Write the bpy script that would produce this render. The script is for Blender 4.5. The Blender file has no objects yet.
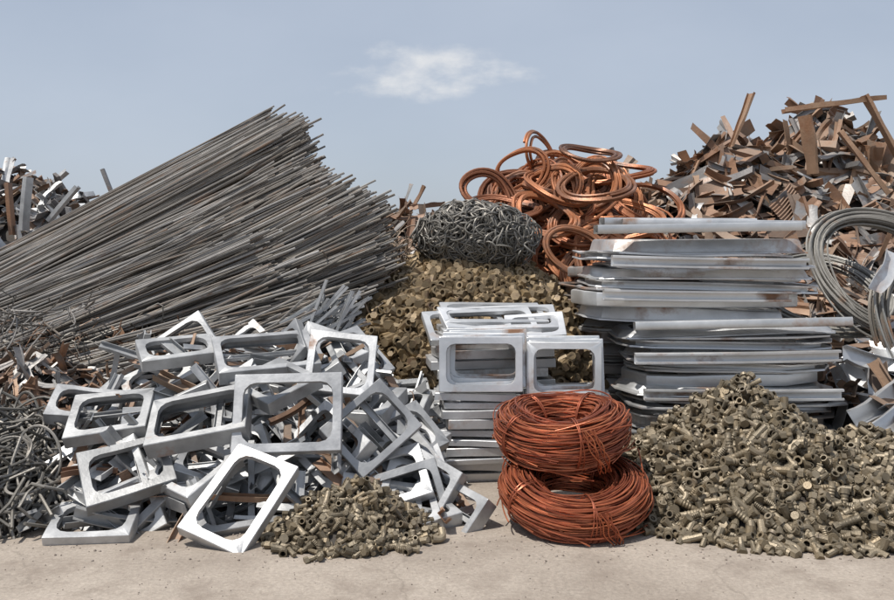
import bpy, math, random
import numpy as np
rng=np.random.default_rng(7); random.seed(7)
R_=math.radians
scene=bpy.context.scene
scene.view_settings.view_transform='Standard'; scene.view_settings.look='None'; scene.view_settings.exposure=0

# ------------------------------------------------------------------ materials
def _n(nt,t,**k):
    n=nt.nodes.new(t)
    for a,b in k.items(): setattr(n,a,b)
    return n
def metal_mat(name,cols,metallic=.5,rough=(.35,.6),rust=None,rust_amt=.5,nscale=6,fine=60,bump=.15,dust=.0,dustcol=(.36,.31,.26),contrast=(.72,1.2)):
    """cols: colours picked per piece by its 'tint' attribute; rust: (colA,colB)"""
    m=bpy.data.materials.new(name); m.use_nodes=True; nt=m.node_tree; L=nt.links
    bs=nt.nodes['Principled BSDF']
    at=_n(nt,'ShaderNodeAttribute',attribute_name='tint')
    cr=_n(nt,'ShaderNodeValToRGB'); el=cr.color_ramp.elements
    while len(el)<len(cols): el.new(.5)
    for i,c in enumerate(cols): el[i].position=i/max(1,len(cols)-1); el[i].color=(*c,1)
    L.new(at.outputs['Fac'],cr.inputs[0])
    tc=_n(nt,'ShaderNodeTexCoord')
    mul=_n(nt,'ShaderNodeMath',operation='MULTIPLY'); mul.inputs[1].default_value=97.
    L.new(at.outputs['Fac'],mul.inputs[0])
    def noise(sc,det=6,ro=.6):
        n=_n(nt,'ShaderNodeTexNoise',noise_dimensions='4D'); n.inputs['Scale'].default_value=sc
        n.inputs['Detail'].default_value=det; n.inputs['Roughness'].default_value=ro
        L.new(tc.outputs['Object'],n.inputs['Vector']); L.new(mul.outputs[0],n.inputs['W']); return n.outputs['Fac']
    n1=noise(nscale,5); n2=noise(fine,2)
    mr=_n(nt,'ShaderNodeMapRange'); L.new(n1,mr.inputs[0]); mr.inputs[1].default_value=.3; mr.inputs[2].default_value=.7
    mr.inputs[3].default_value=contrast[0]; mr.inputs[4].default_value=contrast[1]
    vm=_n(nt,'ShaderNodeVectorMath',operation='SCALE'); L.new(cr.outputs[0],vm.inputs[0]); L.new(mr.outputs[0],vm.inputs['Scale'])
    col=vm.outputs[0]
    if rust:
        rr=_n(nt,'ShaderNodeMix',data_type='RGBA'); L.new(n2,rr.inputs[0]); rr.inputs[6].default_value=(*rust[0],1); rr.inputs[7].default_value=(*rust[1],1)
        n3=noise(nscale*.7,7,.65)
        ms=_n(nt,'ShaderNodeMapRange'); L.new(n3,ms.inputs[0]); c=.72-.42*rust_amt
        ms.inputs[1].default_value=c-.03; ms.inputs[2].default_value=c+.08
        mx=_n(nt,'ShaderNodeMix',data_type='RGBA'); L.new(ms.outputs[0],mx.inputs[0]); L.new(col,mx.inputs[6]); L.new(rr.outputs[2],mx.inputs[7])
        col=mx.outputs[2]
        mm=_n(nt,'ShaderNodeMath',operation='MULTIPLY_ADD'); L.new(ms.outputs[0],mm.inputs[0]); mm.inputs[1].default_value=-metallic; mm.inputs[2].default_value=metallic
        L.new(mm.outputs[0],bs.inputs['Metallic'])
    else: bs.inputs['Metallic'].default_value=metallic
    if dust>0:
        ge=_n(nt,'ShaderNodeNewGeometry'); sx=_n(nt,'ShaderNodeSeparateXYZ'); L.new(ge.outputs['Normal'],sx.inputs[0])
        md=_n(nt,'ShaderNodeMapRange'); L.new(sx.outputs['Z'],md.inputs[0]); md.inputs[1].default_value=-.2; md.inputs[2].default_value=1.; md.inputs[3].default_value=.15*dust; md.inputs[4].default_value=dust
        m2=_n(nt,'ShaderNodeMath',operation='MULTIPLY'); L.new(md.outputs[0],m2.inputs[0]); L.new(mr.outputs[0],m2.inputs[1])
        mx=_n(nt,'ShaderNodeMix',data_type='RGBA'); L.new(m2.outputs[0],mx.inputs[0]); L.new(col,mx.inputs[6]); mx.inputs[7].default_value=(*dustcol,1)
        col=mx.outputs[2]
    L.new(col,bs.inputs['Base Color'])
    m4=_n(nt,'ShaderNodeMapRange'); L.new(n1,m4.inputs[0]); m4.inputs[1].default_value=.3; m4.inputs[2].default_value=.7
    m4.inputs[3].default_value=rough[0]; m4.inputs[4].default_value=rough[1]; L.new(m4.outputs[0],bs.inputs['Roughness'])
    bp=_n(nt,'ShaderNodeBump'); bp.inputs['Strength'].default_value=bump; bp.inputs['Distance'].default_value=.01
    L.new(n2,bp.inputs['Height']); L.new(bp.outputs[0],bs.inputs['Normal'])
    return m
RUST=((.17,.075,.035),(.32,.17,.09))
M_galv=metal_mat('galvanized_steel',[(.28,.29,.30),(.50,.51,.52),(.62,.63,.64),(.36,.37,.38),(.55,.56,.56)],.62,(.42,.62),RUST,.18,5,50,.14,dust=.15,dustcol=(.34,.31,.27),contrast=(.55,1.2))
M_galvd=metal_mat('bright_galvanized_steel',[(.52,.53,.54),(.78,.79,.80),(.62,.63,.64),(.80,.81,.81),(.58,.59,.59)],.72,(.33,.55),RUST,.33,2.2,40,.12,dust=.10,dustcol=(.44,.41,.38),contrast=(.65,1.12))
M_rebar=metal_mat('rebar_steel',[(.09,.085,.078),(.18,.172,.16),(.27,.262,.25),(.15,.122,.095),(.36,.352,.34),(.21,.195,.17),(.13,.12,.11)],.4,(.38,.6),((.12,.07,.045),(.22,.145,.095)),.33,4,80,.2,dust=.15)
M_wire=metal_mat('dark_steel_wire',[(.09,.088,.08),(.16,.155,.14),(.24,.23,.21)],.4,(.4,.6),((.13,.08,.05),(.2,.13,.08)),.2,5,80,.2,dust=.2)
M_cable=metal_mat('steel_cable',[(.14,.14,.13),(.28,.28,.265),(.20,.185,.16)],.45,(.42,.62),RUST,.25,4,80,.2,dust=.18)
M_cu=metal_mat('copper_wire',[(.20,.05,.025),(.42,.11,.048),(.60,.20,.09),(.29,.07,.035),(.50,.15,.065)],.6,(.28,.5),((.10,.045,.03),(.2,.085,.05)),.18,7,60,.1,dust=.05,contrast=(.55,1.2))
M_cu2=metal_mat('copper_tube',[(.20,.07,.03),(.38,.135,.055),(.50,.20,.085),(.15,.065,.035),(.32,.105,.042),(.44,.18,.08)],.5,(.36,.58),((.12,.05,.028),(.25,.115,.06)),.42,4,60,.2,dust=.10)
M_brass=metal_mat('dull_brass',[(.13,.095,.052),(.225,.165,.095),(.32,.24,.14),(.17,.13,.08),(.27,.19,.095)],.4,(.42,.65),((.09,.055,.035),(.18,.11,.07)),.3,12,120,.25,dust=.12,dustcol=(.34,.28,.21))
M_fit=metal_mat('weathered_bronze',[(.095,.078,.052),(.175,.143,.095),(.265,.217,.148),(.125,.102,.068),(.22,.168,.10)],.4,(.38,.6),((.07,.05,.033),(.14,.10,.065)),.28,14,140,.25,dust=.16,dustcol=(.31,.265,.205))
M_rust=metal_mat('rusty_steel',[(.13,.065,.036),(.25,.135,.078),(.15,.11,.085),(.34,.215,.135),(.23,.165,.12),(.19,.095,.056)],.25,(.5,.8),RUST,.48,3,40,.3,dust=.24)
M_rustg=metal_mat('grey_scrap_steel',[(.18,.175,.17),(.40,.40,.40),(.12,.11,.11),(.28,.27,.26),(.58,.58,.57)],.5,(.42,.65),RUST,.38,3,40,.25,dust=.22)
M_core=metal_mat('shaded_scrap_core',[(.04,.034,.028),(.055,.047,.04)],.1,(.7,.9),((.03,.024,.018),(.06,.04,.03)),.5,8,60,.8)  # filler core inside the heaps, shade of the gaps put into its near-black colour

# ------------------------------------------------------------------ mesh builder
class MB:
    def __init__(s): s.V=[];s.Q=[];s.T=[];s.M=[];s.n=0
    def add(s,V,Q,tint=None,mat=0):
        V=np.asarray(V,float).reshape(-1,3); Q=np.asarray(Q,np.int64)
        t=rng.random() if tint is None else tint
        s.V.append(V); s.Q.append(Q+s.n); s.T.append(np.full(len(V),t) if np.isscalar(t) else t); s.M.append(np.full(len(Q),mat)); s.n+=len(V)
    def inst(s,tpl,Rm,T,S=None,mat=0,tint=None):
        V,Q=tpl; n=len(T)
        if S is None: S=np.ones((n,3))
        VV=np.einsum('nij,nkj->nki',Rm,V[None]*S[:,None,:])+T[:,None,:]
        t=rng.random(n) if tint is None else tint
        k=len(V)
        QQ=(Q[None]+(np.arange(n)*k)[:,None,None]).reshape(-1,4)
        s.add(VV.reshape(-1,3),QQ,np.repeat(t,k),mat)
    def build(s,name,mats,sharp=35,parent=None):
        V=np.concatenate(s.V); Q=np.concatenate(s.Q); T=np.concatenate(s.T); M=np.concatenate(s.M)
        me=bpy.data.meshes.new(name)
        me.vertices.add(len(V)); me.vertices.foreach_set('co',V.astype(np.float32).ravel())
        me.loops.add(len(Q)*4); me.loops.foreach_set('vertex_index',Q.astype(np.int32).ravel())
        me.polygons.add(len(Q)); me.polygons.foreach_set('loop_start',(np.arange(len(Q))*4).astype(np.int32))
        me.polygons.foreach_set('material_index',M.astype(np.int32))
        me.update(calc_edges=True); me.validate()
        a=me.attributes.new('tint','FLOAT','POINT'); a.data.foreach_set('value',T.astype(np.float32))
        me.shade_smooth(); me.set_sharp_from_angle(angle=R_(sharp))
        for m in (mats if isinstance(mats,(list,tuple)) else [mats]): me.materials.append(m)
        o=bpy.data.objects.new(name,me); scene.collection.objects.link(o)
        if parent: o.parent=parent
        return o
def grid(P,cm=False,cn=True):
    M,N=P.shape[:2]; i=np.arange(M if cm else M-1); j=np.arange(N if cn else N-1)
    I,J=np.meshgrid(i,j,indexing='ij'); I2=(I+1)%M; J2=(J+1)%N
    Q=np.stack([I*N+J,I*N+J2,I2*N+J2,I2*N+J],-1).reshape(-1,4)
    return P.reshape(-1,3),Q
def capq(K,base):
    a=[(base+i,base+i+1,base+K-2-i,base+K-1-i) for i in range(K//2-1)]
    return np.array(a)
def sweep(pts,r,ns=6,closed=False,caps=True):
    pts=np.asarray(pts,float); n=len(pts)
    if closed: t=np.roll(pts,-1,0)-np.roll(pts,1,0)
    else: t=np.gradient(pts,axis=0)
    t/=np.linalg.norm(t,axis=1)[:,None]+1e-12
    mt=np.abs(t).mean(0); ref=np.eye(3)[np.argmin(mt)]
    a=np.cross(t,ref); a/=np.linalg.norm(a,axis=1)[:,None]+1e-9; b=np.cross(t,a)
    th=np.arange(ns)*2*math.pi/ns
    rr=np.full(n,r) if np.isscalar(r) else r
    P=pts[:,None]+rr[:,None,None]*(np.cos(th)[None,:,None]*a[:,None]+np.sin(th)[None,:,None]*b[:,None])
    V,Q=grid(P,closed,True)
    if caps and not closed and ns%2==0:
        Q=np.concatenate([Q,capq(ns,0),capq(ns,(n-1)*ns)[:,::-1]])
    return V,Q
def rx(a): c,s=math.cos(a),math.sin(a); return np.array([[1,0,0],[0,c,-s],[0,s,c]])
def ry(a): c,s=math.cos(a),math.sin(a); return np.array([[c,0,s],[0,1,0],[-s,0,c]])
def rz(a): c,s=math.cos(a),math.sin(a); return np.array([[c,-s,0],[s,c,0],[0,0,1]])
def frames_from(axis,up):
    x=axis/np.linalg.norm(axis,axis=1)[:,None]
    y=np.cross(up,x); y/=np.linalg.norm(y,axis=1)[:,None]+1e-9
    z=np.cross(x,y); return np.stack([x,y,z],-1)
def extr(prof,L,ns=6,bend=0,kink=0,twist=0,crush=0):
    K=len(prof); xs=np.linspace(-.5,.5,ns+1)
    P=np.zeros((ns+1,K,3)); ph=rng.random()*6
    for i,x in enumerate(xs):
        a=twist*x; c,s=math.cos(a),math.sin(a)
        p=prof@np.array([[c,s],[-s,c]])
        p=p*(1+crush*math.sin(9*x+ph),1+crush*math.sin(13*x+2*ph))
        P[i,:,0]=x*L; P[i,:,1]=p[:,0]+bend*L*(x*x*2); P[i,:,2]=p[:,1]+kink*L*max(0,x-.1)
    V,Q=grid(P,False,True)
    Q=np.concatenate([Q,capq(K,0),capq(K,ns*K)[:,::-1]])
    return V,Q
def shell(path,t):
    path=np.array(path,float); d=np.gradient(path,axis=0); d/=np.linalg.norm(d,axis=1)[:,None]
    nrm=np.stack([-d[:,1],d[:,0]],-1)
    return np.concatenate([path,(path+nrm*t)[::-1]])
def C_prof(w,h,t=.004): return shell([(-w/2,h),(-w/2,0),(w/2,0),(w/2,h)],t)
def L_prof(w,h,t=.005): return shell([(0,h),(0,0),(w,0)],t)
def strip(w,t=.004): return np.array([(-w/2,0),(w/2,0),(w/2,t),(-w/2,t)])
def plate(w,t=.004): return shell([(-w/2,0),(-w/4,w*.05),(0,-w*.06),(w/4,.03*w),(w/2,w*.12)],t)
def sq(w,h): return np.array([(-w/2,-h/2),(w/2,-h/2),(w/2,h/2),(-w/2,h/2)])
def I_prof(w,h,t=.008):
    return shell([(-w/2,h),(0,h*.98),(0,.0),(w/2,0)],t)
def U():return rng.random()
def rr(a,b): return a+(b-a)*rng.random()
def scrap_templates(n,kinds='CLSQI',wmin=.04,wmax=.12,bendy=1.):
    out=[]
    for i in range(n):
        k=kinds[i%len(kinds)]; w=rr(wmin,wmax); h=w*rr(.3,.9); kw=dict(bend=bendy*rr(-.25,.25) if U()<.6 else 0,kink=bendy*rr(-.6,.6) if U()<.45 else 0,twist=bendy*rr(-1.2,1.2) if U()<.4 else 0,crush=.12*bendy)
        p={'C':C_prof(w,h),'L':L_prof(w,h),'S':strip(w*1.3),'P':plate(w*2.2),'Q':sq(w*.8,w*.6),'I':I_prof(w,h)}[k]
        out.append(extr(p,1.,10,**kw))
    return out
_ph=rng.random((8,3))*6.28; _fr=rng.normal(size=(8,2))
def nz(x,y,s=1.):
    v=0
    for k in range(8): v=v+np.sin(_fr[k,0]*x*s*2+_fr[k,1]*y*s*2+_ph[k,0])/8
    return v
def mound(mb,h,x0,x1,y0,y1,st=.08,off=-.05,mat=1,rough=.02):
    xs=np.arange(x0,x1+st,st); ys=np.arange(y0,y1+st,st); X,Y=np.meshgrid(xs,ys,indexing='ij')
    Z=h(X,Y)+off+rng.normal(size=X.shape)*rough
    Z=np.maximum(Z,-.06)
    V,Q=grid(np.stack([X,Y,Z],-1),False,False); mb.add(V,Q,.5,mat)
def scatter(mb,tpls,h,x0,x1,y0,y1,n,S=(1,1),Ls=None,depth=.06,tilt=.35,mat=0,minh=.02,dirbias=None,lift=0):
    X=np.empty(0);Y=np.empty(0)
    while len(X)<n:
        x=rng.uniform(x0,x1,n*3); y=rng.uniform(y0,y1,n*3); k=h(x,y)>minh; X=np.append(X,x[k]);Y=np.append(Y,y[k])
    X=X[:n];Y=Y[:n];Z=h(X,Y); e=.03
    gx=(h(X+e,Y)-h(X-e,Y))/(2*e); gy=(h(X,Y+e)-h(X,Y-e))/(2*e)
    N=np.stack([-gx,-gy,np.ones(n)],-1); N/=np.linalg.norm(N,axis=1)[:,None]
    A=rng.normal(size=(n,3))
    if dirbias is not None: A=A*dirbias[1]+np.array(dirbias[0])
    A-=N*(A*N).sum(1)[:,None]; A/=np.linalg.norm(A,axis=1)[:,None]
    A+=N*rng.normal(size=(n,1))*tilt
    up=N+rng.normal(size=(n,3))*.5
    Rm=frames_from(A,up)
    T=np.stack([X,Y,np.maximum(Z-rng.random(n)*depth+lift,.02)],-1)
    sc=rng.uniform(S[0],S[1],n); SS=np.stack([sc,sc,sc],-1)
    if Ls: SS[:,0]=rng.uniform(Ls[0],Ls[1],n)
    idx=rng.integers(0,len(tpls),n)
    for i,t in enumerate(tpls):
        k=idx==i
        if k.any(): mb.inst(t,Rm[k],T[k],SS[k],mat)

# ------------------------------------------------------------------ galvanized pressed frame
def rrect(w,h,r,nc=4,ne=4):
    pts=[]; r=max(r,.001)
    cs=[(w/2-r,h/2-r,0),(-w/2+r,h/2-r,90),(-w/2+r,-h/2+r,180),(w/2-r,-h/2+r,270)]
    arcs=[[(cx+r*math.cos(R_(a+90*i/nc)),cy+r*math.sin(R_(a+90*i/nc))) for i in range(nc+1)] for cx,cy,a in cs]
    for i in range(4):
        pts+=arcs[i]; p=np.array(arcs[i][-1]); q=np.array(arcs[(i+1)%4][0])
        for k in range(1,ne): pts.append(tuple(p+(q-p)*k/ne))
    return np.array(pts)
def frame_mesh(w,h,depth=.08,face=.06,r_in=.09,r_out=.006,t=.003,dent=.002,lip=.03,inner=.03,brace=0):
    sec=[(lip,-depth),(0,-depth),(0,-.004),(.004,0),(face,0),(face+.002,-inner),(face+.002-t,-inner),(face-t,-t),(t+.005,-t),(t,-.008),(t,-depth+t),(lip,-depth+t)]
    rows=[]
    for ins,z in sec:
        f=min(1,ins/face); p=rrect(w-2*ins,h-2*ins,r_out+(r_in-r_out)*(f**6),nc=3)
        rows.append(np.concatenate([p,np.full((len(p),1),z)],1))
    P=np.stack(rows)
    V,Q=grid(P,True,True)
    parts=[(V,Q)]
    if brace:
        V2,Q2=extr(C_prof(.045,.022,.003),h-.02 if brace==1 else w-.02,2)
        M_=rz(math.pi/2) if brace==1 else np.eye(3)
        V2=V2@M_.T+np.array([w*.16,0,-depth-.002]) if brace==1 else V2@M_.T+np.array([0,h*.14,-depth-.002]); parts.append((V2,Q2))
        for sx in(-1,1):
            V3,Q3=extr(L_prof(.05,.03,.003),.09,1); parts.append((V3@rz(R_(45*sx)).T+np.array([sx*(w/2-.07),-(h/2-.07),-depth+.01]),Q3))
    Vs=[];Qs=[];k=0
    for v_,q_ in parts: Vs.append(v_);Qs.append(q_+k);k+=len(v_)
    V=np.concatenate(Vs);Q=np.concatenate(Qs)
    if dent:
        a=rng.normal(size=6)*dent; x,y=V[:,0]/w,V[:,1]/h
        V=V.copy(); V[:,2]+=a[0]*10*x*y+a[1]*np.sin(7*x+a[2]*900)+a[3]*np.sin(8*y+a[4]*900)
        V[:,0]+=a[5]*4*y
    return V,Q
def orient(yaw,lean,roll): return rz(R_(yaw))@rx(R_(90-lean))@rz(R_(roll))
def place(mb,tpl,loc,Rm,tint=None,mat=0): V,Q=tpl; mb.add(V@Rm.T+np.array(loc),Q,tint,mat)

# ================================================================== GROUND
gm=bpy.data.materials.new('dusty_concrete'); gm.use_nodes=True; nt=gm.node_tree; L=nt.links; bs=nt.nodes['Principled BSDF']
tc=_n(nt,'ShaderNodeTexCoord')
def gno(sc,det=8,ro=.6):
    n=_n(nt,'ShaderNodeTexNoise'); n.inputs['Scale'].default_value=sc; n.inputs['Detail'].default_value=det; n.inputs['Roughness'].default_value=ro; L.new(tc.outputs['Object'],n.inputs['Vector']); return n.outputs['Fac']
a=gno(.9,8,.62); cr=_n(nt,'ShaderNodeValToRGB'); e=cr.color_ramp.elements
e[0].position=.3; e[0].color=(.25,.21,.172,1); e[1].position=.68; e[1].color=(.39,.338,.285,1); L.new(a,cr.inputs[0])
b=gno(45,6,.7); c2=_n(nt,'ShaderNodeMapRange'); L.new(b,c2.inputs[0]); c2.inputs[1].default_value=.3;c2.inputs[2].default_value=.7;c2.inputs[3].default_value=.74;c2.inputs[4].default_value=1.18
v=_n(nt,'ShaderNodeVectorMath',operation='SCALE'); L.new(cr.outputs[0],v.inputs[0]); L.new(c2.outputs[0],v.inputs['Scale'])
st=gno(3.2,7,.7); s2=_n(nt,'ShaderNodeMapRange'); L.new(st,s2.inputs[0]); s2.inputs[1].default_value=.48;s2.inputs[2].default_value=.68;s2.inputs[4].default_value=.8
mx=_n(nt,'ShaderNodeMix',data_type='RGBA'); L.new(s2.outputs[0],mx.inputs[0]); L.new(v.outputs[0],mx.inputs[6]); mx.inputs[7].default_value=(.21,.172,.14,1)
vo=_n(nt,'ShaderNodeTexVoronoi',feature='DISTANCE_TO_EDGE'); vo.inputs['Scale'].default_value=.45
dn=_n(nt,'ShaderNodeTexNoise'); dn.inputs['Scale'].default_value=2.5; dn.inputs['Detail'].default_value=6; L.new(tc.outputs['Object'],dn.inputs['Vector'])
va=_n(nt,'ShaderNodeVectorMath',operation='MULTIPLY_ADD'); L.new(dn.outputs['Color'],va.inputs[0]); va.inputs[1].default_value=(.7,.7,.7); L.new(tc.outputs['Object'],va.inputs[2]); L.new(va.outputs[0],vo.inputs['Vector'])
ck=_n(nt,'ShaderNodeMapRange'); L.new(vo.outputs['Distance'],ck.inputs[0]); ck.inputs[1].default_value=.0;ck.inputs[2].default_value=.006;ck.inputs[3].default_value=.3;ck.inputs[4].default_value=0
mc=_n(nt,'ShaderNodeMix',data_type='RGBA'); L.new(ck.outputs[0],mc.inputs[0]); L.new(mx.outputs[2],mc.inputs[6]); mc.inputs[7].default_value=(.12,.1,.08,1)
L.new(mc.outputs[2],bs.inputs['Base Color']); bs.inputs['Roughness'].default_value=.9
g3=gno(18,8,.7); bp=_n(nt,'ShaderNodeBump'); bp.inputs['Strength'].default_value=.5; bp.inputs['Distance'].default_value=.03; L.new(g3,bp.inputs['Height']); L.new(bp.outputs[0],bs.inputs['Normal'])
mb=MB(); far=1500.
mb.add([(-far,-far,0),(far,-far,0),(far,far,0),(-far,far,0)],[(0,1,2,3)],.5); mb.build('ground',gm)
peb=[]
for k in range(4):
    P=sweep([(-.5,0,0),(-.3,0,.05),(.1,.05,0),(.5,0,0)],np.array([.15,.4,.45,.12])*rr(.8,1.2),6); peb.append(P)
mb=MB()
def flat(x,y): return np.zeros_like(x)+.03
scatter(mb,peb,flat,-3.2,3.2,4.6,5.6,800,S=(.004,.015),depth=0,tilt=.1,mat=0,minh=-1,lift=-.0299)
scatter(mb,peb,flat,-3.2,3.2,4.1,4.8,260,S=(.003,.008),depth=0,tilt=.1,mat=0,minh=-1,lift=-.0299)
for a_ in mb.V: a_[:,2]-=.018
M_grit=metal_mat('grit',[(.28,.23,.19),(.36,.31,.27),(.15,.12,.1)],0,(.8,.9),None,0,20,100,.2)
mb.build('gravel_grit',M_grit)

# ================================================================== COPPER WIRE COILS
def wire_coil(name,cx,cy,cz,R,ta,tb,Rm,n=190,wr=.0047):
    mb=MB(); th=np.linspace(0,2*math.pi,80,endpoint=False)
    for i in range(n):
        ph=rng.random()*6.283; q=math.sqrt(rr(.6,1.0)) if U()<.85 else rr(.2,.9)
        a0,b0=q*math.cos(ph),q*math.sin(ph)
        da=.08*np.sin(th*rng.integers(1,3)+U()*6.3)+.03*np.sin(th*5+U()*6.3)
        db=.10*np.sin(th*rng.integers(1,3)+U()*6.3)+.03*np.sin(th*4+U()*6.3)
        sc=1+(.18*U() if U()<.12 else 0)
        r=R+(a0*sc+da)*ta; z=(b0*sc+db)*tb
        rad=r*(1+.012*np.sin(2*th+1)+.008*np.sin(3*th)); z=z+.012*np.sin(2*th+2)
        P=np.stack([rad*np.cos(th),rad*np.sin(th),z],-1)
        V,Q=sweep(P,wr*rr(.75,1.15),6,True); mb.add(V@Rm.T+(cx,cy,cz),Q)
    V,Q=sweep(np.stack([R*np.cos(th),R*np.sin(th),0*th],-1),1.,16,True)
    c=np.stack([R*np.cos(th),R*np.sin(th),0*th],-1).repeat(16,0); d=V-c
    rad=np.linalg.norm(c,axis=1)[:,None]; rd=c/rad
    V=c+rd*(d*rd).sum(1)[:,None]*ta*.68+np.array([0,0,1.])*d[:,2:3]*tb*.68
    mb.add(V@Rm.T+(cx,cy,cz),Q,0.0)
    for t0 in (-1.45,.8,2.2,3.6):
        for k in range(3):
            tt=t0+rr(-.04,.04); p=np.linspace(0,6.283,22,endpoint=False)
            rad=R+np.cos(p)*ta*1.1; P=np.stack([rad*np.cos(tt+.05*np.sin(p+k)),rad*np.sin(tt+.05*np.sin(p+k)),np.sin(p)*tb*1.09],-1)
            V,Q=sweep(P,.004,6,True); mb.add(V@Rm.T+(cx,cy,cz),Q,.7)
    for k in range(24):
        t0=rng.random()*6.283; s=np.linspace(0,1,14); tt=t0+s*rr(.4,1.1); rad=R+ta*(.8+.6*s*s*rr(.2,1)); zz=tb*(rr(-.9,.9)+s*rr(-.6,.6))
        P=np.stack([rad*np.cos(tt),rad*np.sin(tt),zz],-1); V,Q=sweep(P,.0043,6); mb.add(V@Rm.T+(cx,cy,cz),Q)
    for k in range(7):
        s=np.linspace(0,1,16); t0=-1.35+rr(-.12,.12); P=np.stack([ (R+ta*1.05+.04*np.sin(s*3))*np.cos(t0+.25*s+.03*np.sin(s*9+k)),(R+ta*1.05+.03*np.sin(s*3))*np.sin(t0+.25*s),tb*(.9-1.9*s)],-1)
        V,Q=sweep(P,.004,6); mb.add(V@Rm.T+(cx,cy,cz),Q)
    return mb.build(name,M_cu)
wire_coil('copper_wire_coil',.74,5.26,.19,.305,.125,.12,rx(R_(14))@ry(R_(1)))
wire_coil('copper_wire_coil',.70,5.48,.51,.28,.13,.14,rx(R_(8))@ry(R_(-3)))

# ================================================================== FITTING PILES
def ring_tube(prof,N=10):
    th=np.arange(N)*2*math.pi/N
    P=np.array([[(x,r*math.cos(t),r*math.sin(t)) for t in th] for x,r in prof]); return grid(P,True,True)
def join(*ps):
    Vs=[];Qs=[];k=0
    for v_,q_ in ps: Vs.append(v_);Qs.append(q_+k);k+=len(v_)
    return np.concatenate(Vs),np.concatenate(Qs)
def fit_templates():
    o=[]
    L_=.062; r=.018
    o.append(ring_tube([(-L_,r),(-L_*.4,r),(-L_*.4,r*1.22),(L_*.0,r*1.22),(0,r),(L_,r),(L_,r*.72),(-L_,r*.72)]))
    thr=[(-L_,r*1.25),(-L_*.6,r*1.25),(-L_*.58,r*.95)]
    for i in range(5): thr+=[(-L_*.4+i*.015,r*1.04),(-L_*.4+i*.015+.007,r*.88)]
    o.append(ring_tube(thr+[(L_,r*.95),(L_,r*.68),(-L_,r*.68)]))
    a=np.linspace(0,math.pi/2,6)
    def ringrow(c,d,rad,N=10):
        th=np.arange(N)*2*math.pi/N; s=np.array([-d[1],d[0],0]); return c+rad*(np.cos(th)[:,None]*s+np.sin(th)[:,None]*np.array([0,0,1.]))
    path=[(np.array([-.05,0,0]),np.array([1.,0,0]))]+[(np.array([.03*math.sin(t)-.02,.03-.03*math.cos(t),0]),np.array([math.cos(t),math.sin(t),0])) for t in a]+[(np.array([.01,.065,0]),np.array([0,1.,0]))]
    rows=[ringrow(c,d,r*(1.18 if i in(0,len(path)-1) else 1)) for i,(c,d) in enumerate(path)]+[ringrow(c,d,r*.74) for c,d in path[::-1]]
    o.append(grid(np.stack(rows),True,True))
    for hr,hl,sr,sl,nh in ((1.35,.024,.78,.11,6),(1.25,.03,.85,.09,6),(1.3,.016,.74,.12,12)):
        hx=np.array([(math.cos(i*2*math.pi/nh)*r*hr,math.sin(i*2*math.pi/nh)*r*hr) for i in range(nh)])
        V1,Q1=extr(hx,hl,1); V1=V1.copy(); V1[:,0]-=sl*.5
        pts=[(-sl*.5,0,0),(-sl*.1,0,0)]; rad=[r*sr,r*sr]
        for i in range(6): pts+=[(-sl*.1+.01*i+.003,0,0),(-sl*.1+.01*i+.008,0,0)]; rad+=[r*sr*1.08,r*sr*.86]
        V2,Q2=sweep(pts,np.array(rad),8); o.append(join((V1,Q1),(V2,Q2)))
    return o
FT=fit_templates()
def h_right(x,y):
    d1=np.sqrt(((x-1.90)/1.02)**2+((y-5.85)/1.04)**2); a=.79*np.clip(1-d1,0,1)**.85
    d2=np.sqrt(((x-2.75)/1.0)**2+((y-5.8)/.95)**2); b=.47*np.clip(1-d2,0,1)**.8
    d3=np.sqrt(((x-2.25)/1.15)**2+((y-5.5)/.70)**2); c=.34*np.clip(1-d3,0,1)**.6
    m=np.maximum(np.maximum(a,b),c); return m+.03*nz(x,y,3)*(m>.03)
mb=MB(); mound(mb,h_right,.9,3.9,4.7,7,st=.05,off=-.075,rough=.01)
scatter(mb,[FT[0],FT[1],FT[1],FT[2],FT[0]]+FT[3:],h_right,.95,3.8,4.75,6.9,4600,S=(.95,1.3),depth=.09,tilt=.7,minh=.01)
def h_rr(x,y): return np.where(h_right(x,y)<=.01,np.where(((x-2.1)/1.25)**2+((y-5.72)/1.02)**2<1,.02,0),0)
scatter(mb,FT,h_rr,.9,3.7,4.6,6.6,80,S=(.95,1.2),depth=0,tilt=.05,minh=.01)
mb.build('pipe_fitting_pile',[M_fit,M_core])
def h_small(x,y):
    d=np.sqrt(((x+.53)/.46)**2+((y-5.12)/.44)**2); m=.30*np.clip(1-d,0,1)**.75
    return m+.015*nz(x,y,4)*(m>.02)
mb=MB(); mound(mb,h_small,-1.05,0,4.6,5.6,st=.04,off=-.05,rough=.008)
scatter(mb,FT[3:]+FT[:2],h_small,-1.05,0,4.6,5.6,850,S=(.8,1.05),depth=.07,tilt=.6,minh=.008)
def h_ss(x,y): return np.where(h_small(x,y)<=.01,np.where(((x+.53)/.54)**2+((y-5.08)/.48)**2<1,.02,0),0)
scatter(mb,FT,h_ss,-1.1,.05,4.5,5.6,26,S=(.85,1.1),depth=0,tilt=.05,minh=.01)
mb.build('bolt_pile',[M_fit,M_core])

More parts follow.
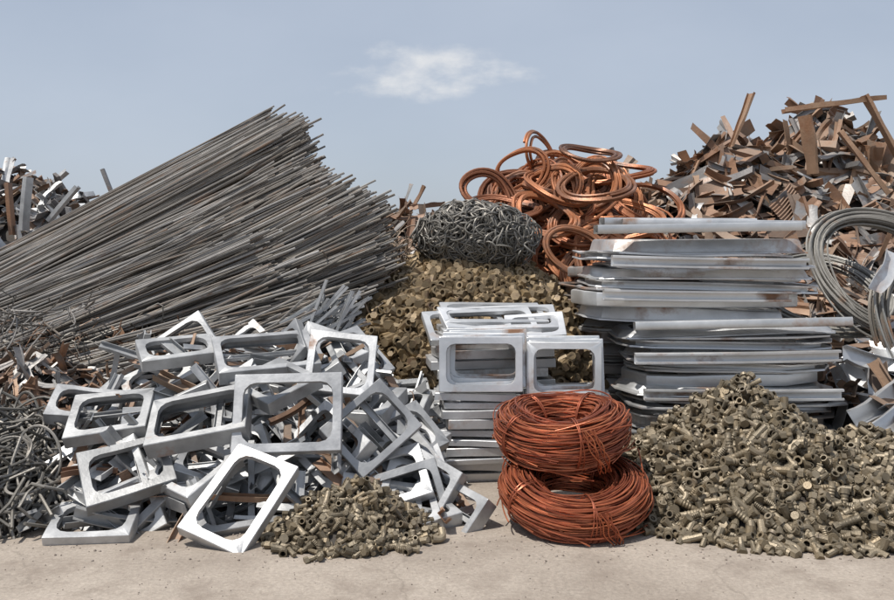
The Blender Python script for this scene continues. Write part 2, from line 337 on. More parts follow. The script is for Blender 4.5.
# ================================================================== FRAME HEAP (front left)
def h_fr(x,y):
    t=np.clip((y-5.05)/1.3,0,1); base=.90*t**.75*np.clip(1-(y-6.6)/.9,0,1)
    sL=np.clip((x+2.75)/.6,0,1)**.6; sR=np.clip((.12-x)/.75,0,1)**.8
    return base*sL*sR+.03*nz(x,y,2.5)*(base*sL*sR>.05)
FRT=[frame_mesh(rr(.46,.66),rr(.36,.50),depth=rr(.06,.11),face=rr(.036,.054),r_in=rr(.05,.10),dent=.0025,inner=rr(.015,.04),brace=i%3) for i in range(12)]
STG=scrap_templates(16,'CCLC',.035,.085,bendy=.25)
mb=MB(); mound(mb,h_fr,-3,.3,4.9,7.6,st=.08,off=-.28,rough=.02)
scatter(mb,STG,h_fr,-2.7,.1,5.1,6.7,260,S=(.8,1.2),Ls=(.25,.7),depth=.26,tilt=.45,mat=0,minh=.03)
scatter(mb,scrap_templates(10,'CLQIS',.025,.07,bendy=.3),h_fr,-2.7,.1,5.1,6.7,85,S=(.8,1.2),Ls=(.2,.6),depth=.14,tilt=.3,mat=2,minh=.03,lift=.02)
n=60; X=rng.uniform(-2.5,-.05,n*4); Y=rng.uniform(5.2,6.5,n*4); k=h_fr(X,Y)>.08; X,Y=X[k][:n],Y[k][:n]; Z=h_fr(X,Y)
for x,y,z in zip(X,Y,Z):
    place(mb,FRT[rng.integers(12)],(x,y,z-rr(.0,.18)),orient(rr(-60,60),rr(20,80),rr(-60,60)))
for i in range(40):
    place(mb,extr(C_prof(.035,.02),rr(.2,.42),4),(rr(-1.15,-.7),rr(6.7,6.95),rr(.98,1.18)),rz(R_(rr(-20,60)))@ry(R_(-rr(15,75))))
mb.build('sheet_metal_scrap_pile',[M_galv,M_core,M_rust])
hero=[(.64,.47,.10,-.945,5.33,.64,3,22,1,.3,0),(.40,.60,.08,-1.15,4.99,.235,4,46,-26,.5,0),(.60,.42,.11,-1.50,5.42,.62,-14,58,20,.1,1),
(.46,.36,.09,-1.98,5.05,.10,4,74,2,.3,0),(.66,.5,.09,-1.22,6.05,.93,12,68,8,.2,2),(.45,.44,.08,-.70,5.95,.86,8,32,-8,.5,0),(.5,.34,.08,-1.83,6.1,.95,14,72,12,.9,1),
(.5,.42,.08,-2.1,5.6,.60,-8,62,14,.7,2),(.5,.40,.08,-1.86,5.22,.34,12,55,18,.0,1),(.46,.4,.09,-1.50,5.28,.34,-30,62,-12,.6,2),(.44,.36,.08,-.17,5.42,.17,25,50,-32,.3,0),
(.5,.4,.09,-.46,5.5,.52,14,28,38,.75,1),(.5,.38,.07,-.28,5.72,.42,18,48,26,.05,0),(.48,.4,.08,-1.1,5.72,.78,-20,68,-28,.8,0),(.44,.34,.08,-2.35,5.85,.62,20,66,-14,.2,0)]
for w,h,d,x,y,z,ya,le,ro,tn,br in hero:
    mb=MB(); place(mb,frame_mesh(w,h,d,face=rr(.044,.054),r_in=.075,dent=.0022,brace=br),(x,y,z),orient(ya,le,ro),tn); mb.build('galvanized_frame',M_galv)

# ================================================================== FRAME STACKS (centre)
def frame_stack(name,cx,cy,w,h,z0,z1,yaw,tops,mat=M_galvd):
    mb=MB(); z=z0
    while z<z1:
        d=rr(.03,.07)
        place(mb,frame_mesh(w*rr(.90,1.08),h*rr(.9,1.06),d,face=.08,r_in=.1),(cx+rr(-.04,.04),cy+rr(-.04,.04),z+d),rz(R_(yaw+rr(-6,6)))@rx(R_(rr(-2,2)))@ry(R_(rr(-2,2)))); z+=d+rr(.004,.02)
    for (x,y,zz,w2,h2,dd,ya,le,ro) in tops: place(mb,frame_mesh(w2,h2,dd,face=.048,r_in=.06),(x,y,zz),orient(ya,le,ro),rr(.2,.75))
    return mb.build(name,mat)
frame_stack('galvanized_frame_stack',.24,6.52,.62,.62,0,.60,3,
 [(.235,6.22,.81,.58,.38,.05,1,8,0),(.26,6.29,.82,.58,.38,.05,3,9,2),(.26,6.36,.83,.58,.37,.05,-2,11,-1),(.29,6.44,.84,.56,.38,.05,3,10,1),(.28,6.54,.84,.56,.38,.05,1,10,0)])
frame_stack('galvanized_frame_stack',.82,6.6,.56,.56,0,.56,-3,
 [(.815,6.25,.76,.52,.40,.05,-2,6,0),(.84,6.32,.77,.52,.40,.05,-5,8,2),(.83,6.40,.78,.52,.39,.05,1,9,-1),(.85,6.50,.78,.52,.40,.05,-4,9,1)])
frame_stack('galvanized_frame_stack',.36,6.98,.92,.5,.0,.98,6,
 [(.26,6.8,1.05,.85,.42,.05,7,64,4),(.42,6.92,1.09,.84,.42,.05,-6,70,5),(.36,7.0,1.12,.8,.4,.05,10,72,-2),(.66,6.78,1.04,.45,.36,.06,-12,66,10),(.2,6.9,1.08,.5,.3,.05,24,64,-8)])

# ================================================================== TRAY / CHANNEL STACK (right)
def big_tray(w,h,ht,ch,kind):
    t=.003; H=ht/2
    if kind==0:
        sec=[(.10,-H),(.012,-H),(.003,-H+.006),(0,-H+.016),(0,H-.016),(.003,H-.006),(.012,H),(.035,H),(.035,H-t),(.013,H-t),(.006,H-.008),(t,H-.018),(t,-H+.018),(.006,-H+.008),(.013,-H+t),(.10,-H+t)]
    elif kind==1:
        sec=[(.004,-H+.016),(0,-H+.004),(.006,-H),(.055,-H+.004),(.06,-H+.012),(.06,H-.012),(.055,H-.004),(.006,H),(0,H-.004),(.004,H-.016),(.007,H-.016),(.004,H-.006),(.008,H-t),(.058,H-.008),(.0635,H-.014),(.0635,-H+.014),(.058,-H+.008),(.008,-H+t),(.004,-H+.006),(.007,-H+.016)]
    else:
        sec=[(.0,-H),(.004,-H+.01),(.022,-H+.014),(.03,-H+.03),(.045,H-.02),(.055,H-.004),(.07,H),(.14,H),(.14,H-t),(.07,H-t),(.058,H-.008),(.049,H-.022),(.034,-H+.028),(.025,-H+.010),(.008,-H+.006),(.004,-H-.001)]
    rows=[]
    for ins,z in sec:
        p=rrect(w-2*ins,h-2*ins,ch,2,7); rows.append(np.concatenate([p,np.full((len(p),1),z)],1))
    V,Q=grid(np.stack(rows),True,True); V=V.copy()
    a=rng.normal(size=5)*.005; V[:,2]+=a[0]*np.sin(3*V[:,0]+a[1]*300)+a[2]*np.sin(5*V[:,0]+9*V[:,1]); V[:,1]+=a[3]*np.sin(4*V[:,0])+a[4]*np.sin(9*V[:,0]); return V,Q
def tray_stack(name,cx,cy,z0,z1,w,h,yaw,tilt,mat,hts=(.065,.08,.095,.115),ch=(.12,.3)):
    mb=MB(); z=z0; k=0
    while z<z1:
        ht=random.choice(hts); z+=ht/2; ww=w*rr(.92,1.04); k+=1
        Rm=rz(R_(rr(-4,4)+yaw))@ry(R_(rr(-1.4,1.4)+tilt))@rx(R_(rr(-2,2)))
        c=(cx+rr(-.06,.06),cy+rr(-.06,.06),z)
        place(mb,big_tray(ww,h*rr(.9,1.06),ht,rr(*ch),(1,2,0,1,2)[k%5]),c,Rm)
        z+=ht/2+rr(-.002,.008)
        if U()<.5:
            place(mb,big_tray(w*rr(.9,1.05),h*rr(.95,1.05),.022,rr(*ch),0),(c[0]+rr(-.06,.06),c[1]-rr(0,.06),z+.01),rz(R_(rr(-4,4)+yaw))@ry(R_(tilt))); z+=.021
    return mb.build(name,mat)
tray_stack('galvanized_tray_stack',2.21,7.25,.0,1.0,1.66,.95,-3,-.8,M_galvd,ch=(.2,.42))
tray_stack('galvanized_tray_stack',1.97,7.38,1.03,1.68,1.76,.95,3,1,M_galvd)
tray_stack('galvanized_tray_stack',1.62,8.0,0,1.45,1.1,.9,14,0,M_rustg,(.05,.08,.1))
mb=MB()
def U_prof(w,h,t=.004): return shell([(-w/2+.02,h-.012),(-w/2+.018,h),(-w/2+.004,h),(-w/2,h-.008),(-w/2,.014),(-w/2+.004,.004),(-w/2+.014,0),(w/2-.014,0),(w/2-.004,.004),(w/2,.014),(w/2,h-.008),(w/2-.004,h),(w/2-.018,h),(w/2-.02,h-.012)],t)
for (x,y,z,Ls,ya,pi,ro,w) in [(1.90,6.84,1.80,1.56,3,-1,180,.16),(2.20,6.74,1.08,1.58,-4,-1.6,174,.13),(2.1,7.15,1.84,1.4,-6,1,180,.17),(1.9,7.4,1.86,1.3,8,0,180,.15)]:
    place(mb,extr(U_prof(w,.065),Ls,8,bend=.01),(x,y,z),rz(R_(ya))@ry(R_(pi))@rx(R_(ro)))
for (x,y,z,Ls,ya,pi) in [(1.98,6.80,1.50,1.5,3,1),(2.15,6.70,.80,1.5,-3,-1.2),(2.2,6.72,.52,1.45,-4,-.6),(1.9,6.86,1.25,1.45,4,.8)]:
    place(mb,extr(U_prof(.085,.06),Ls,8,bend=.008),(x,y,z),rz(R_(ya))@ry(R_(pi))@rx(R_(90)))
mb.build('steel_channel',M_galvd)

# ================================================================== BRASS STUB PILE
def hexbar(L_,r,n=6,hole=True):
    if hole: return ring_tube([(-L_/2,r),(L_/2,r),(L_/2,r*.6),(-L_/2,r*.6)],n)
    return extr(np.array([(math.cos(i*2*math.pi/n)*r,math.sin(i*2*math.pi/n)*r) for i in range(n)]),L_,1)
BT=[hexbar(.2,.045,6,False),hexbar(.22,.04,8,True),hexbar(.18,.045,10,True),hexbar(.24,.036,6,False),hexbar(.2,.04,8,False)]
BX,BY,BRX,BRY,BH,BP=.14,8.4,1.42,1.28,1.66,.30
def h_b2(x,y):
    d=np.sqrt(((x-BX)/BRX)**2+((y-BY)/BRY)**2); return BH*np.clip(1-d,0,1)**BP
mb=MB(); mound(mb,h_b2,-1.3,1.7,7.0,9.9,st=.08,off=-.12,rough=.02)
scatter(mb,BT,h_b2,-1.25,1.5,7.15,9.2,2000,S=(.7,.95),depth=.1,tilt=.7,minh=.1,dirbias=((.1,-1.2,.1),.8))
ns=3000; ang=rng.uniform(math.pi*.85,math.pi*2.05,ns); zz=rng.uniform(.1,BH-.03,ns)
rad=1-(zz/BH)**(1/BP); rad=rad*rng.uniform(.93,1.03,ns); X=BX+BRX*rad*np.cos(ang); Y=BY+BRY*rad*np.sin(ang)
A=np.stack([.3*np.cos(ang)+rng.normal(size=ns)*.5,np.sin(ang)-.2+rng.normal(size=ns)*.35,rng.normal(size=ns)*.35-.1],-1)
Rm=frames_from(A,np.tile([0,0,1.],(ns,1))); T=np.stack([X,Y,zz],-1)
idx=rng.integers(0,5,ns)
for i,t in enumerate(BT):
    k=idx==i; s_=rng.uniform(.7,.95,k.sum()); mb.inst(t,Rm[k],T[k],np.stack([s_,s_,s_],-1))
mb.build('brass_rod_offcut_pile',[M_brass,M_core])

# ================================================================== coils of tube/cable
def loop_pts(c,R,Rm,n=44,wob=.03,el=1.):
    th=np.linspace(0,2*math.pi,n,endpoint=False); r=R*(1+wob*np.sin(2*th+U()*6)+wob*.5*np.sin(3*th+U()*6))
    P=np.stack([r*np.cos(th),r*el*np.sin(th),R*wob*np.sin(2*th+U()*6)],-1); return P@Rm.T+np.array(c)
def coil(mb,c,R,Rm,turns,wr,spread,el=1.,ns=6,n=36,tint=None,thick=.5,wob=1.):
    N=int(n*turns); th=np.linspace(0,2*math.pi*turns,N); u=th/6.283
    a=np.interp(u,np.arange(turns+2),rng.uniform(-1,1,turns+2)); b=np.interp(u,np.arange(turns+2),rng.uniform(-1,1,turns+2))
    p=rng.random(3)*6; r=R*(1+.03*wob*np.sin(2*th+p[0])+.02*wob*np.sin(3*th+p[1]))+a*spread
    z=b*spread*thick+R*.03*wob*np.sin(2*th+p[2])
    P=np.stack([r*np.cos(th),r*el*np.sin(th),z],-1)@Rm.T+np.array(c)
    V,Q=sweep(P,wr,ns); mb.add(V,Q,tint)
mb=MB()
def h_cu(x,y):
    d1=np.sqrt(((x-1.30)/1.6)**2+((y-9.9)/1.5)**2); d2=np.sqrt(((x-1.25)/1.05)**2+((y-9.9)/1.0)**2)
    return np.maximum(2.08*np.clip(1-d1,0,1)**.33, 2.48*np.clip(1-d2,0,1)**.18*(d2<1))
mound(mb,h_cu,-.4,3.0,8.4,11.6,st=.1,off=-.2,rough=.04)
for i in range(100):
    for _ in range(80):
        x,y=rr(.0,2.6),rr(8.9,10.5); z=float(h_cu(np.array(x),np.array(y)))
        if z>.9: break
    Rm=rz(rr(-.8,.8))@rx(rr(-.1,1.1))@ry(rr(-.35,.35))@rz(rr(0,6))
    coil(mb,(x,y,z+rr(-.1,.08)),rr(.2,.4),Rm,int(rr(6,13)),rr(.010,.017),rr(.04,.085),el=rr(.6,1),wob=rr(1,3.2),thick=.8)
for i in range(120):
    a_=rr(math.pi*.98,math.pi*2.02); z=rr(.9,2.25); q=1-(min(z,2.0)/2.08)**(1/.33); x=1.3+1.55*max(q,.35)*math.cos(a_); y=9.9+1.45*max(q,.45)*math.sin(a_)
    Rm=rz(rr(-.8,.8)+.5*math.cos(a_))@rx(rr(.5,1.45))@rz(rr(0,6))
    coil(mb,(x,y,z),rr(.2,.38),Rm,int(rr(6,12)),rr(.010,.018),rr(.04,.08),el=rr(.6,1),wob=rr(1,3.2),thick=.8)
for c,R,yaw,lean,tn in [((.42,9.2,2.18),.27,15,25,4),((.78,9.4,2.42),.27,-20,10,3),((1.25,9.7,2.5),.28,10,58,6),((.55,9.0,2.0),.34,-10,62,7),((1.75,9.5,2.42),.36,-15,66,8),((1.15,9.2,2.25),.33,20,60,8),((2.05,9.2,2.08),.36,10,50,8),((1.0,9.8,2.66),.22,50,8,3),((1.5,9.0,2.25),.36,-5,62,8),((1.35,8.9,1.85),.36,5,50,8),((1.75,8.9,1.9),.34,-15,45,8),((.95,8.8,1.95),.32,8,50,8),((1.5,9.4,2.6),.3,20,70,6),((1.55,8.6,1.5),.34,5,30,8),((1.4,8.5,1.35),.3,-12,25,7),((1.2,8.45,1.6),.28,10,30,7)]:
    coil(mb,c,R,orient(yaw,lean,rr(0,360)),tn,rr(.013,.018),.055,wob=2.2,el=rr(.8,1))
for i in range(90):
    x,y=rr(.1,2.5),rr(8.7,9.9); z=float(h_cu(np.array(x),np.array(y)))+.05; s=np.linspace(0,1,12); a0=rr(0,6.28); R0=rr(.2,.5); Rm=rz(rr(-1,1))@rx(rr(0,1.3))
    P=np.stack([R0*np.cos(a0+s*rr(1,3.5)),R0*np.sin(a0+s*2.4),rr(-.1,.1)*s],-1)@Rm.T+(x,y,z-.1)
    V,Q=sweep(P,rr(.010,.016),6); mb.add(V,Q)
scatter(mb,[extr(C_prof(.06,.03),1,6,bend=.15,kink=.4),extr(sq(.03,.03),1,6,bend=.2)],h_cu,.0,2.6,8.6,10.8,110,S=(.7,1.1),Ls=(.3,.7),depth=.1,tilt=.5,minh=1.1)
mb.build('copper_tube_pile',[M_cu2,M_core])
mb=MB(); TC=np.array([.26,8.2,1.72])
V,Q=sweep([(-.52,0,0),(-.47,0,0),(-.27,0,0),(0,0,0),(.27,0,0),(.47,0,0),(.52,0,0)],np.array([.02,.16,.25,.28,.25,.16,.02]),14); mb.add(V*(1,1.2,1)+TC,Q,.5,1)
for i in range(620):
    u=rng.normal(size=3); u/=np.linalg.norm(u); u[1]=-abs(u[1]) if U()<.8 else u[1]
    c=TC+u*np.array([.56,.40,.315])*rr(.78,1)
    V,Q=sweep(loop_pts((0,0,0),rr(.045,.13),rz(rr(0,6)),n=22,wob=.12,el=rr(.6,1)),rr(.0055,.009),6,True)
    Rt=frames_from(np.cross(u,rng.normal(size=3))[None],(u+rng.normal(size=3)*.3)[None])[0]; mb.add(V@Rt.T+c,Q)
mb.build('steel_mesh_roll',[M_wire,M_core])
for c,R,yaw,lean,tn,sp in [((3.76,7.75,1.42),.58,4,34,40,.075),((3.85,7.3,.98),.50,30,16,30,.08),((3.35,8.0,1.2),.5,-10,55,16,.07)]:
    mb=MB(); coil(mb,c,R,orient(yaw,lean,rr(0,360)),tn,.0105,sp,n=44,wob=.8,thick=.9)
    coil(mb,c,R,orient(yaw+3,lean+3,rr(0,360)),5,.009,sp*1.6,n=44,wob=1.6)
    mb.build('steel_cable_coil',M_cable)

# ================================================================== REBAR
mb=MB()
def h_rb(x,y):
    a=np.clip((x+6.5)/1.5,0,1)*np.clip((-.85-x)/.9,0,1)**.6
    t=np.clip((y-6.7)/1.6,0,1)**.8
    t2=np.clip((11.2-y)/1.2,0,1)
    return (.55+.75*t)*a*np.clip((y-6.5)/.25,0,1)*t2
mound(mb,h_rb,-6.6,-.4,6.4,11.3,st=.12,off=-.1,rough=.03)
def rods(S,u,v,w,n,Lvar=.05,ang=.02,r=(.007,.0115),sag=.02,surf=True,edge=.15):
    S,u,v,w=map(lambda q:np.array(q,float),(S,u,v,w)); Lu=np.linalg.norm(u)
    for i in range(n):
        a=U(); b=(U()**1.6 if surf else U())
        if U()<edge: a=1-U()**2*.1
        p=S+a*v+b*w+u*rr(-Lvar,Lvar)+rng.normal(size=3)*.018
        e=S+u+a*v+b*w+u*(-abs(rng.normal())*Lvar*1.1+Lvar*.6)+rng.normal(size=3)*ang*Lu*.5
        s=np.linspace(0,1,6)[:,None]; cur=rng.normal(size=3)*sag; cur[2]=-abs(cur[2])
        P=p+(e-p)*s+cur*4*s*(1-s)*.5
        if U()<.12: P[-1]+=rng.normal(size=3)*.05
        V,Q=sweep(P,rr(*r),6); mb.add(V,Q)
rods((-4.85,8.9,1.40),(3.0,.4,1.58),(.45,-.60,-.20),(.2,-.1,-.5),700,ang=.028,sag=.035)
rods((-4.52,8.10,.98),(3.04,.4,1.44),(.85,-.65,-.40),(.15,-.1,-.5),1080,Lvar=.06,ang=.028,sag=.035)
rods((-4.5,8.2,1.12),(2.85,.35,1.30),(.80,-.62,-.36),(.1,-.1,-.3),70,Lvar=.10,ang=.07,sag=.06)
rods((-3.5,7.5,.80),(2.78,.4,1.06),(.15,-.2,-.25),(.05,0,-.35),300,ang=.04)
rods((-4.7,7.9,.95),(2.4,.4,.95),(.9,-.9,-.25),(.1,0,-.4),350,ang=.07,sag=.05)
rods((-3.6,6.9,.72),(2.2,.5,.42),(.5,-.2,-.12),(0,.2,-.25),280,ang=.12,sag=.06)
rods((-3.3,7.1,.80),(2.15,.6,.66),(.2,.2,-.10),(0,.2,-.25),190,ang=.05,sag=.03)
rods((-3.3,6.6,.55),(1.9,.3,.30),(.6,-.1,-.12),(0,.3,-.2),150,ang=.2,sag=.10)
for i in range(520):
    p=np.array([rr(-4.6,-2.9),rr(7.1,8.4),rr(.7,1.15)]); d=np.array([rr(-.3,.35),-rr(.05,.5),rr(-.35,.08)])
    s=np.linspace(0,1,6)[:,None]; V,Q=sweep(p+d*s+rng.normal(size=3)*.12*s*s,rr(.004,.008),6); mb.add(V,Q,rr(0,.5))
mb.build('rebar_pile',[M_rebar,M_core])
mb=MB()
def h_tg(x,y): return 1.98*np.clip(1-np.sqrt(((x+.86)/.66)**2+((y-8.6)/.9)**2),0,1)**.26
mound(mb,h_tg,-1.6,-.2,7.6,9.6,st=.08,off=-.08,rough=.02)
for i in range(1700):
    a_=rr(math.pi*.95,math.pi*2.1); q=math.sqrt(rr(.2,1)); x=-.86+.64*q*math.cos(a_); y=8.6+.88*q*math.sin(a_); zt=float(h_tg(np.array(x),np.array(y)))
    p=np.array([x,y,zt if U()<.4 else rr(.9,max(1.,zt))]); d=rng.normal(size=3)*.13; s=np.linspace(0,1,6)[:,None]
    V,Q=sweep(p+d*s+rng.normal(size=3)*.06*s*(1-s)*4,rr(.004,.007),4); mb.add(V,Q,rr(0,1))
M_brw=metal_mat('rusty_wire',[(.14,.10,.07),(.22,.16,.11),(.16,.14,.12),(.3,.23,.17)],.25,(.5,.7),((.12,.07,.04),(.2,.12,.07)),.4,5,80,.2,dust=.15)
mb.build('rusty_wire_tangle',[M_brw,M_core])
mb=MB()
scatter(mb,scrap_templates(8,'QSLC',.02,.05,bendy=.5),h_rb,-3.4,-.9,6.5,7.2,140,S=(.8,1.2),Ls=(.25,.8),depth=.08,tilt=.3,mat=0,minh=.15)
for i in range(600):
    x,y=rr(-3.4,-.9),rr(6.55,7.3); z=float(h_rb(np.array(x),np.array(y)))+rr(-.02,.08)
    d=rng.normal(size=3)*(.14,.1,.06); s=np.linspace(0,1,6)[:,None]; V,Q=sweep(np.array([x,y,z])+d*s+rng.normal(size=3)*.1*s*(1-s)*4,rr(.003,.006),4); mb.add(V,Q,rr(0,1),2 if U()<.6 else 0)
mb.build('rusty_bar_scrap',[M_rust,M_core,M_wire])

# left foreground rods
def h_lf(x,y):
    d=np.sqrt(((x+3.05)/1.0)**2+((y-5.75)/.95)**2); return .62*np.clip(1-d,0,1)**.6
mb=MB(); mound(mb,h_lf,-4.2,-1.9,4.7,6.9,st=.08,off=-.07,rough=.02)
ROD=[sweep([(-.5,0,0),(-.25,b,0),(0,b*1.3,c),(.25,b,0),(.5,0,0)],.0095,6) for b,c in ((.03,0),(.1,.02),(-.06,.03),(.16,-.03))]
scatter(mb,ROD,h_lf,-4.1,-2.0,4.8,6.7,800,S=(.9,1.1),Ls=(.25,.75),depth=.07,tilt=.3,minh=.02,dirbias=((-.2,.8,0),.9))
for i in range(30):
    c=(rr(-3.3,-2.4),rr(5.1,5.8),0); z=float(h_lf(np.array(c[0]),np.array(c[1]))); V,Q=sweep(loop_pts((c[0],c[1],z+.02),rr(.08,.2),rx(rr(-.6,1.1))@rz(rr(0,6)),n=30,wob=.1,el=rr(.5,1)),.009,6,True)
    V[:,2]=np.maximum(V[:,2],.004); mb.add(V,Q)
mb.build('steel_rod_pile',[M_wire,M_core])
def h_ls(x,y):
    d=np.sqrt(((x+3.0)/1.2)**2+((y-6.5)/.8)**2); return .84*np.clip(1-d,0,1)**.45
mb=MB(); mound(mb,h_ls,-4.3,-1.7,5.6,7.4,st=.08,off=-.1,rough=.02)
ST2=scrap_templates(16,'CLSPQI',.025,.06)
scatter(mb,ST2,h_ls,-4.2,-1.8,5.7,7.2,270,S=(.6,1.1),Ls=(.1,.4),depth=.1,tilt=.5,mat=0,minh=.02)
scatter(mb,ST2,h_ls,-4.2,-1.8,5.7,7.2,330,S=(.6,1.1),Ls=(.1,.35),depth=.06,tilt=.5,mat=2,minh=.02)
mb.build('mixed_scrap_pile',[M_rust,M_core,M_rustg])

# ================================================================== RUSTY PILE (right rear)
def h_ru(x,y):
    a=3.42*np.clip(1-np.sqrt(((x-5.0)/3.7)**2+((y-12)/2.6)**2)*.72,0,1)
    b=3.08*np.clip(1-np.sqrt(((x-3.6)/2.4)**2+((y-11.4)/1.7)**2)*.53,0,1)
    m=np.maximum(a,b); return np.clip(m-.55,0,9)*1.25
ST3=scrap_templates(30,'CLPSPCLPQI',.07,.17)
STc=[]
for k in range(4):
    xs=np.linspace(-.2,.2,25); STc.append(extr(shell([(x,.012*math.sin(x*125)) for x in xs],.003),1.,8,bend=rr(-.2,.2),kink=rr(-.4,.4)))
mb=MB(); mound(mb,h_ru,.5,9.5,8.8,15,st=.15,off=-.18,rough=.05)
scatter(mb,ST3,h_ru,1.2,8,9.4,13.5,1250,S=(.5,1.1),Ls=(.25,.95),depth=.18,tilt=.3,mat=0,minh=.5)
scatter(mb,STc,h_ru,1.2,8,9.4,13.5,60,S=(.6,1.0),Ls=(.35,.7),depth=.05,tilt=.25,mat=0,minh=.5)
scatter(mb,ST3,h_ru,1.2,8,9.4,13.5,560,S=(.5,1.1),Ls=(.25,.9),depth=.10,tilt=.3,mat=2,minh=.5)
for (x,y,z,Ls,ya,pi,w,hh) in [(3.55,10.8,3.16,.7,10,-68,.13,.03),(4.75,11,3.36,1.3,5,-8,.10,.06),(5.35,11,3.0,1.1,0,62,.12,.04),(4.3,10.7,2.85,.7,20,80,.2,.03),(4.8,10.4,2.6,.9,-15,55,.09,.05)]:
    place(mb,extr(C_prof(w,hh),Ls,8,bend=.04,crush=.1,twist=.3),(x,y,z),rz(R_(ya))@ry(R_(pi)),.6)
mb.build('rusty_scrap_pile',[M_rust,M_core,M_rustg])
mb=MB()
def h_re(x,y):
    return 1.22*np.clip(1-np.sqrt(((x-4.15)/1.25)**2+((y-7.2)/1.3)**2),0,1)**.5
mound(mb,h_re,2.8,5.4,5.9,8.6,st=.1,off=-.12,rough=.03)
ST4=scrap_templates(10,'CLPS',.08,.16)
scatter(mb,ST4,h_re,3.0,5.2,5.9,8.3,110,S=(.7,1.2),Ls=(.3,.65),depth=.16,tilt=.4,mat=0,minh=.1)
scatter(mb,ST4,h_re,3.0,5.2,5.9,8.3,130,S=(.5,1.0),Ls=(.3,.6),depth=.08,tilt=.5,mat=2,minh=.1)
for (x,y,z,Ls,ya,pi,ro,w) in [(3.42,7.0,1.42,.34,10,-60,60,.12),(3.3,6.9,.72,.6,10,12,70,.12),(3.2,6.6,.5,.6,15,-30,80,.14),(3.05,6.4,.3,.7,10,-25,70,.16)]:
    place(mb,extr(C_prof(w,.05),Ls,8,bend=.1,crush=.1),(x,y,z),rz(R_(ya))@ry(R_(pi))@rx(R_(ro)))
mb.build('bent_sheet_scrap_pile',[M_galvd,M_core,M_rust])

# ================================================================== FAR HEAPS
def far_heap(cx,cy,rx_,ry_,H,n,mix=.5,Ls=(.4,1.3)):
    f=lambda x,y:H*np.clip(1-np.sqrt(((x-cx)/rx_)**2+((y-cy)/ry_)**2),0,1)**.55+0*x
    mb=MB(); mound(mb,f,cx-rx_,cx+rx_,cy-ry_,cy+ry_,st=.25,off=-.2,rough=.06)
    scatter(mb,ST3,f,cx-rx_,cx+rx_,cy-ry_,cy+ry_*.5,int(n*mix),S=(.5,1.0),Ls=Ls,depth=.2,tilt=.5,mat=0,minh=.2)
    scatter(mb,ST3,f,cx-rx_,cx+rx_,cy-ry_,cy+ry_*.5,int(n*(1-mix)),S=(.5,1.0),Ls=Ls,depth=.12,tilt=.6,mat=2,minh=.2)
    return mb
mb=far_heap(-6.6,13.5,3.6,2.5,2.8,800,.35,(.25,.9))
scatter(mb,ST3,lambda x,y:2.85*np.clip(1-np.sqrt(((x+6.6)/3.6)**2+((y-13.5)/2.5)**2),0,1)**.55,-9,-3.5,11.2,14,130,S=(.5,.9),Ls=(.3,.9),depth=.05,tilt=.6,mat=3,minh=1.2)
for (x,y,z,Ls,pi,w,tn,mt) in [(-5.5,11.8,2.2,.7,85,.2,.9,3),(-6.1,11.8,2.15,.7,80,.13,.5,0),(-5.8,12.,2.15,.7,95,.12,.3,0),(-4.55,12.2,2.45,.55,112,.05,.4,2),(-5.1,12,2.2,.6,50,.12,.9,3),(-6.3,12,2.2,.6,110,.1,.1,0)]:
    place(mb,extr(C_prof(w,.05),Ls,4,bend=.03),(x,y,z),ry(R_(-pi)),tn,mt)
mb.build('distant_scrap_heap',[M_rust,M_core,M_rustg,M_galv])
far_heap(-.4,13.5,3.4,2.2,2.35,460,.8,(.3,.8)).build('distant_scrap_heap',[M_rust,M_core,M_rustg])
far_heap(2.8,15,3.4,2.2,2.95,420,.8,(.3,.9)).build('distant_scrap_heap',[M_rust,M_core,M_rustg])
far_heap(-14,22,9,4,2.4,500,.6,(.6,1.8)).build('distant_scrap_heap',[M_rust,M_core,M_rustg])
far_heap(15,22,9,4,2.6,500,.6,(.6,1.8)).build('distant_scrap_heap',[M_rust,M_core,M_rustg])

# ================================================================== SKY + SUN
sd=np.array([-.40,-.22,1.0]); sd/=np.linalg.norm(sd)
elev=math.asin(sd[2]); az=math.atan2(sd[0],sd[1])
w=bpy.data.worlds.new('World'); scene.world=w; w.use_nodes=True; nt=w.node_tree; L=nt.links
bg=nt.nodes['Background']; sk=_n(nt,'ShaderNodeTexSky',sky_type='NISHITA',sun_disc=False,sun_elevation=elev,sun_rotation=az,air_density=1.,dust_density=2.,ozone_density=2.)
tc=_n(nt,'ShaderNodeTexCoord'); sp=_n(nt,'ShaderNodeSeparateXYZ'); L.new(tc.outputs['Generated'],sp.inputs[0])
def M(op,a,b=None,c=None,clamp=False):
    n=_n(nt,'ShaderNodeMath',operation=op,use_clamp=clamp)
    for i,q in enumerate((a,b,c)):
        if q is None: continue
        if isinstance(q,(int,float)): n.inputs[i].default_value=q
        else: L.new(q,n.inputs[i])
    return n.outputs[0]
yy=M('MAXIMUM',sp.outputs['Y'],.05); u=M('DIVIDE',sp.outputs['X'],yy); v=M('DIVIDE',sp.outputs['Z'],yy)
du=M('POWER',M('ABSOLUTE',M('DIVIDE',M('ADD',u,.020),.12)),2.); dv=M('POWER',M('ABSOLUTE',M('DIVIDE',M('ADD',v,-.198),.034)),2.)
cb=_n(nt,'ShaderNodeCombineXYZ'); L.new(u,cb.inputs[0]); L.new(M('MULTIPLY',v,2.0),cb.inputs[1])
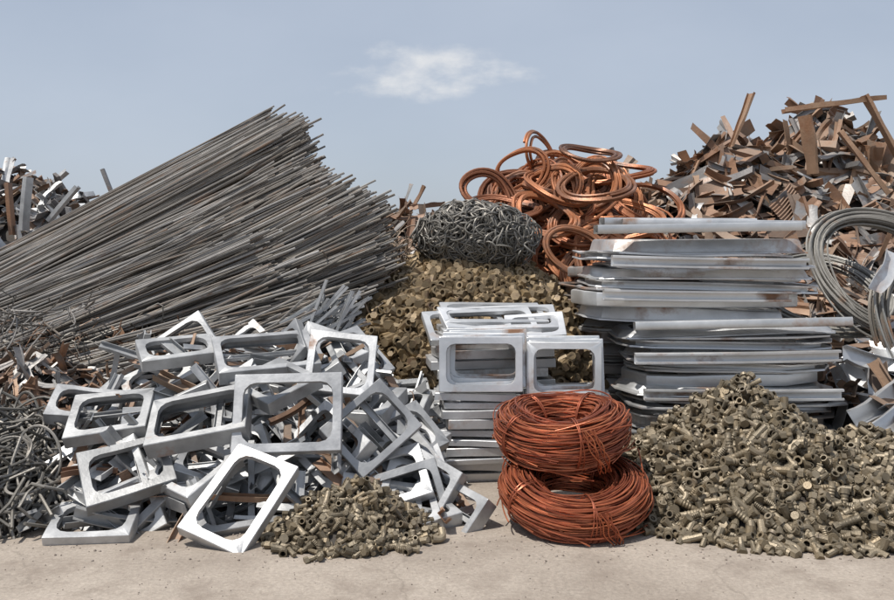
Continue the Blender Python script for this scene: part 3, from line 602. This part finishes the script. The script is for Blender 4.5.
nn=_n(nt,'ShaderNodeTexNoise'); nn.inputs['Scale'].default_value=11; nn.inputs['Detail'].default_value=8; nn.inputs['Roughness'].default_value=.58; L.new(cb.outputs[0],nn.inputs['Vector'])
e=M('SUBTRACT',M('SUBTRACT',1.,M('ADD',du,dv)),M('MULTIPLY',M('SUBTRACT',.56,nn.outputs['Fac']),4.5))
mask=_n(nt,'ShaderNodeMapRange',interpolation_type='SMOOTHSTEP'); L.new(e,mask.inputs[0]); mask.inputs[1].default_value=-.3; mask.inputs[2].default_value=1.5; mask.inputs[4].default_value=.85
n2=_n(nt,'ShaderNodeTexNoise'); n2.inputs['Scale'].default_value=2.5; n2.inputs['Detail'].default_value=5; L.new(cb.outputs[0],n2.inputs['Vector'])
hz=_n(nt,'ShaderNodeMapRange'); L.new(n2.outputs['Fac'],hz.inputs[0]); hz.inputs[1].default_value=.3; hz.inputs[2].default_value=.8; hz.inputs[3].default_value=.55; hz.inputs[4].default_value=.75
m1=_n(nt,'ShaderNodeMix',data_type='RGBA'); L.new(hz.outputs[0],m1.inputs[0]); L.new(sk.outputs[0],m1.inputs[6]); m1.inputs[7].default_value=(6.8,7.5,8.7,1)
m2=_n(nt,'ShaderNodeMix',data_type='RGBA'); L.new(mask.outputs[0],m2.inputs[0]); L.new(m1.outputs[2],m2.inputs[6]); m2.inputs[7].default_value=(9.5,9.5,9.5,1)
L.new(m2.outputs[2],bg.inputs[0]); bg.inputs[1].default_value=.09
sl=bpy.data.lights.new('sun','SUN'); sl.energy=5.; sl.angle=R_(.5); sl.color=(1,.95,.88)
so=bpy.data.objects.new('sun',sl); scene.collection.objects.link(so)
from mathutils import Vector
so.rotation_euler=Vector(sd).to_track_quat('Z','Y').to_euler(); so.location=(0,0,20)

# ================================================================== CAMERA
cam=bpy.data.cameras.new('camera'); co=bpy.data.objects.new('camera',cam); scene.collection.objects.link(co)
co.location=(0,0,1.6); co.rotation_euler=(R_(90),0,0); cam.sensor_width=36; cam.lens=36.24; cam.shift_y=-.056; cam.clip_end=4000
scene.camera=co
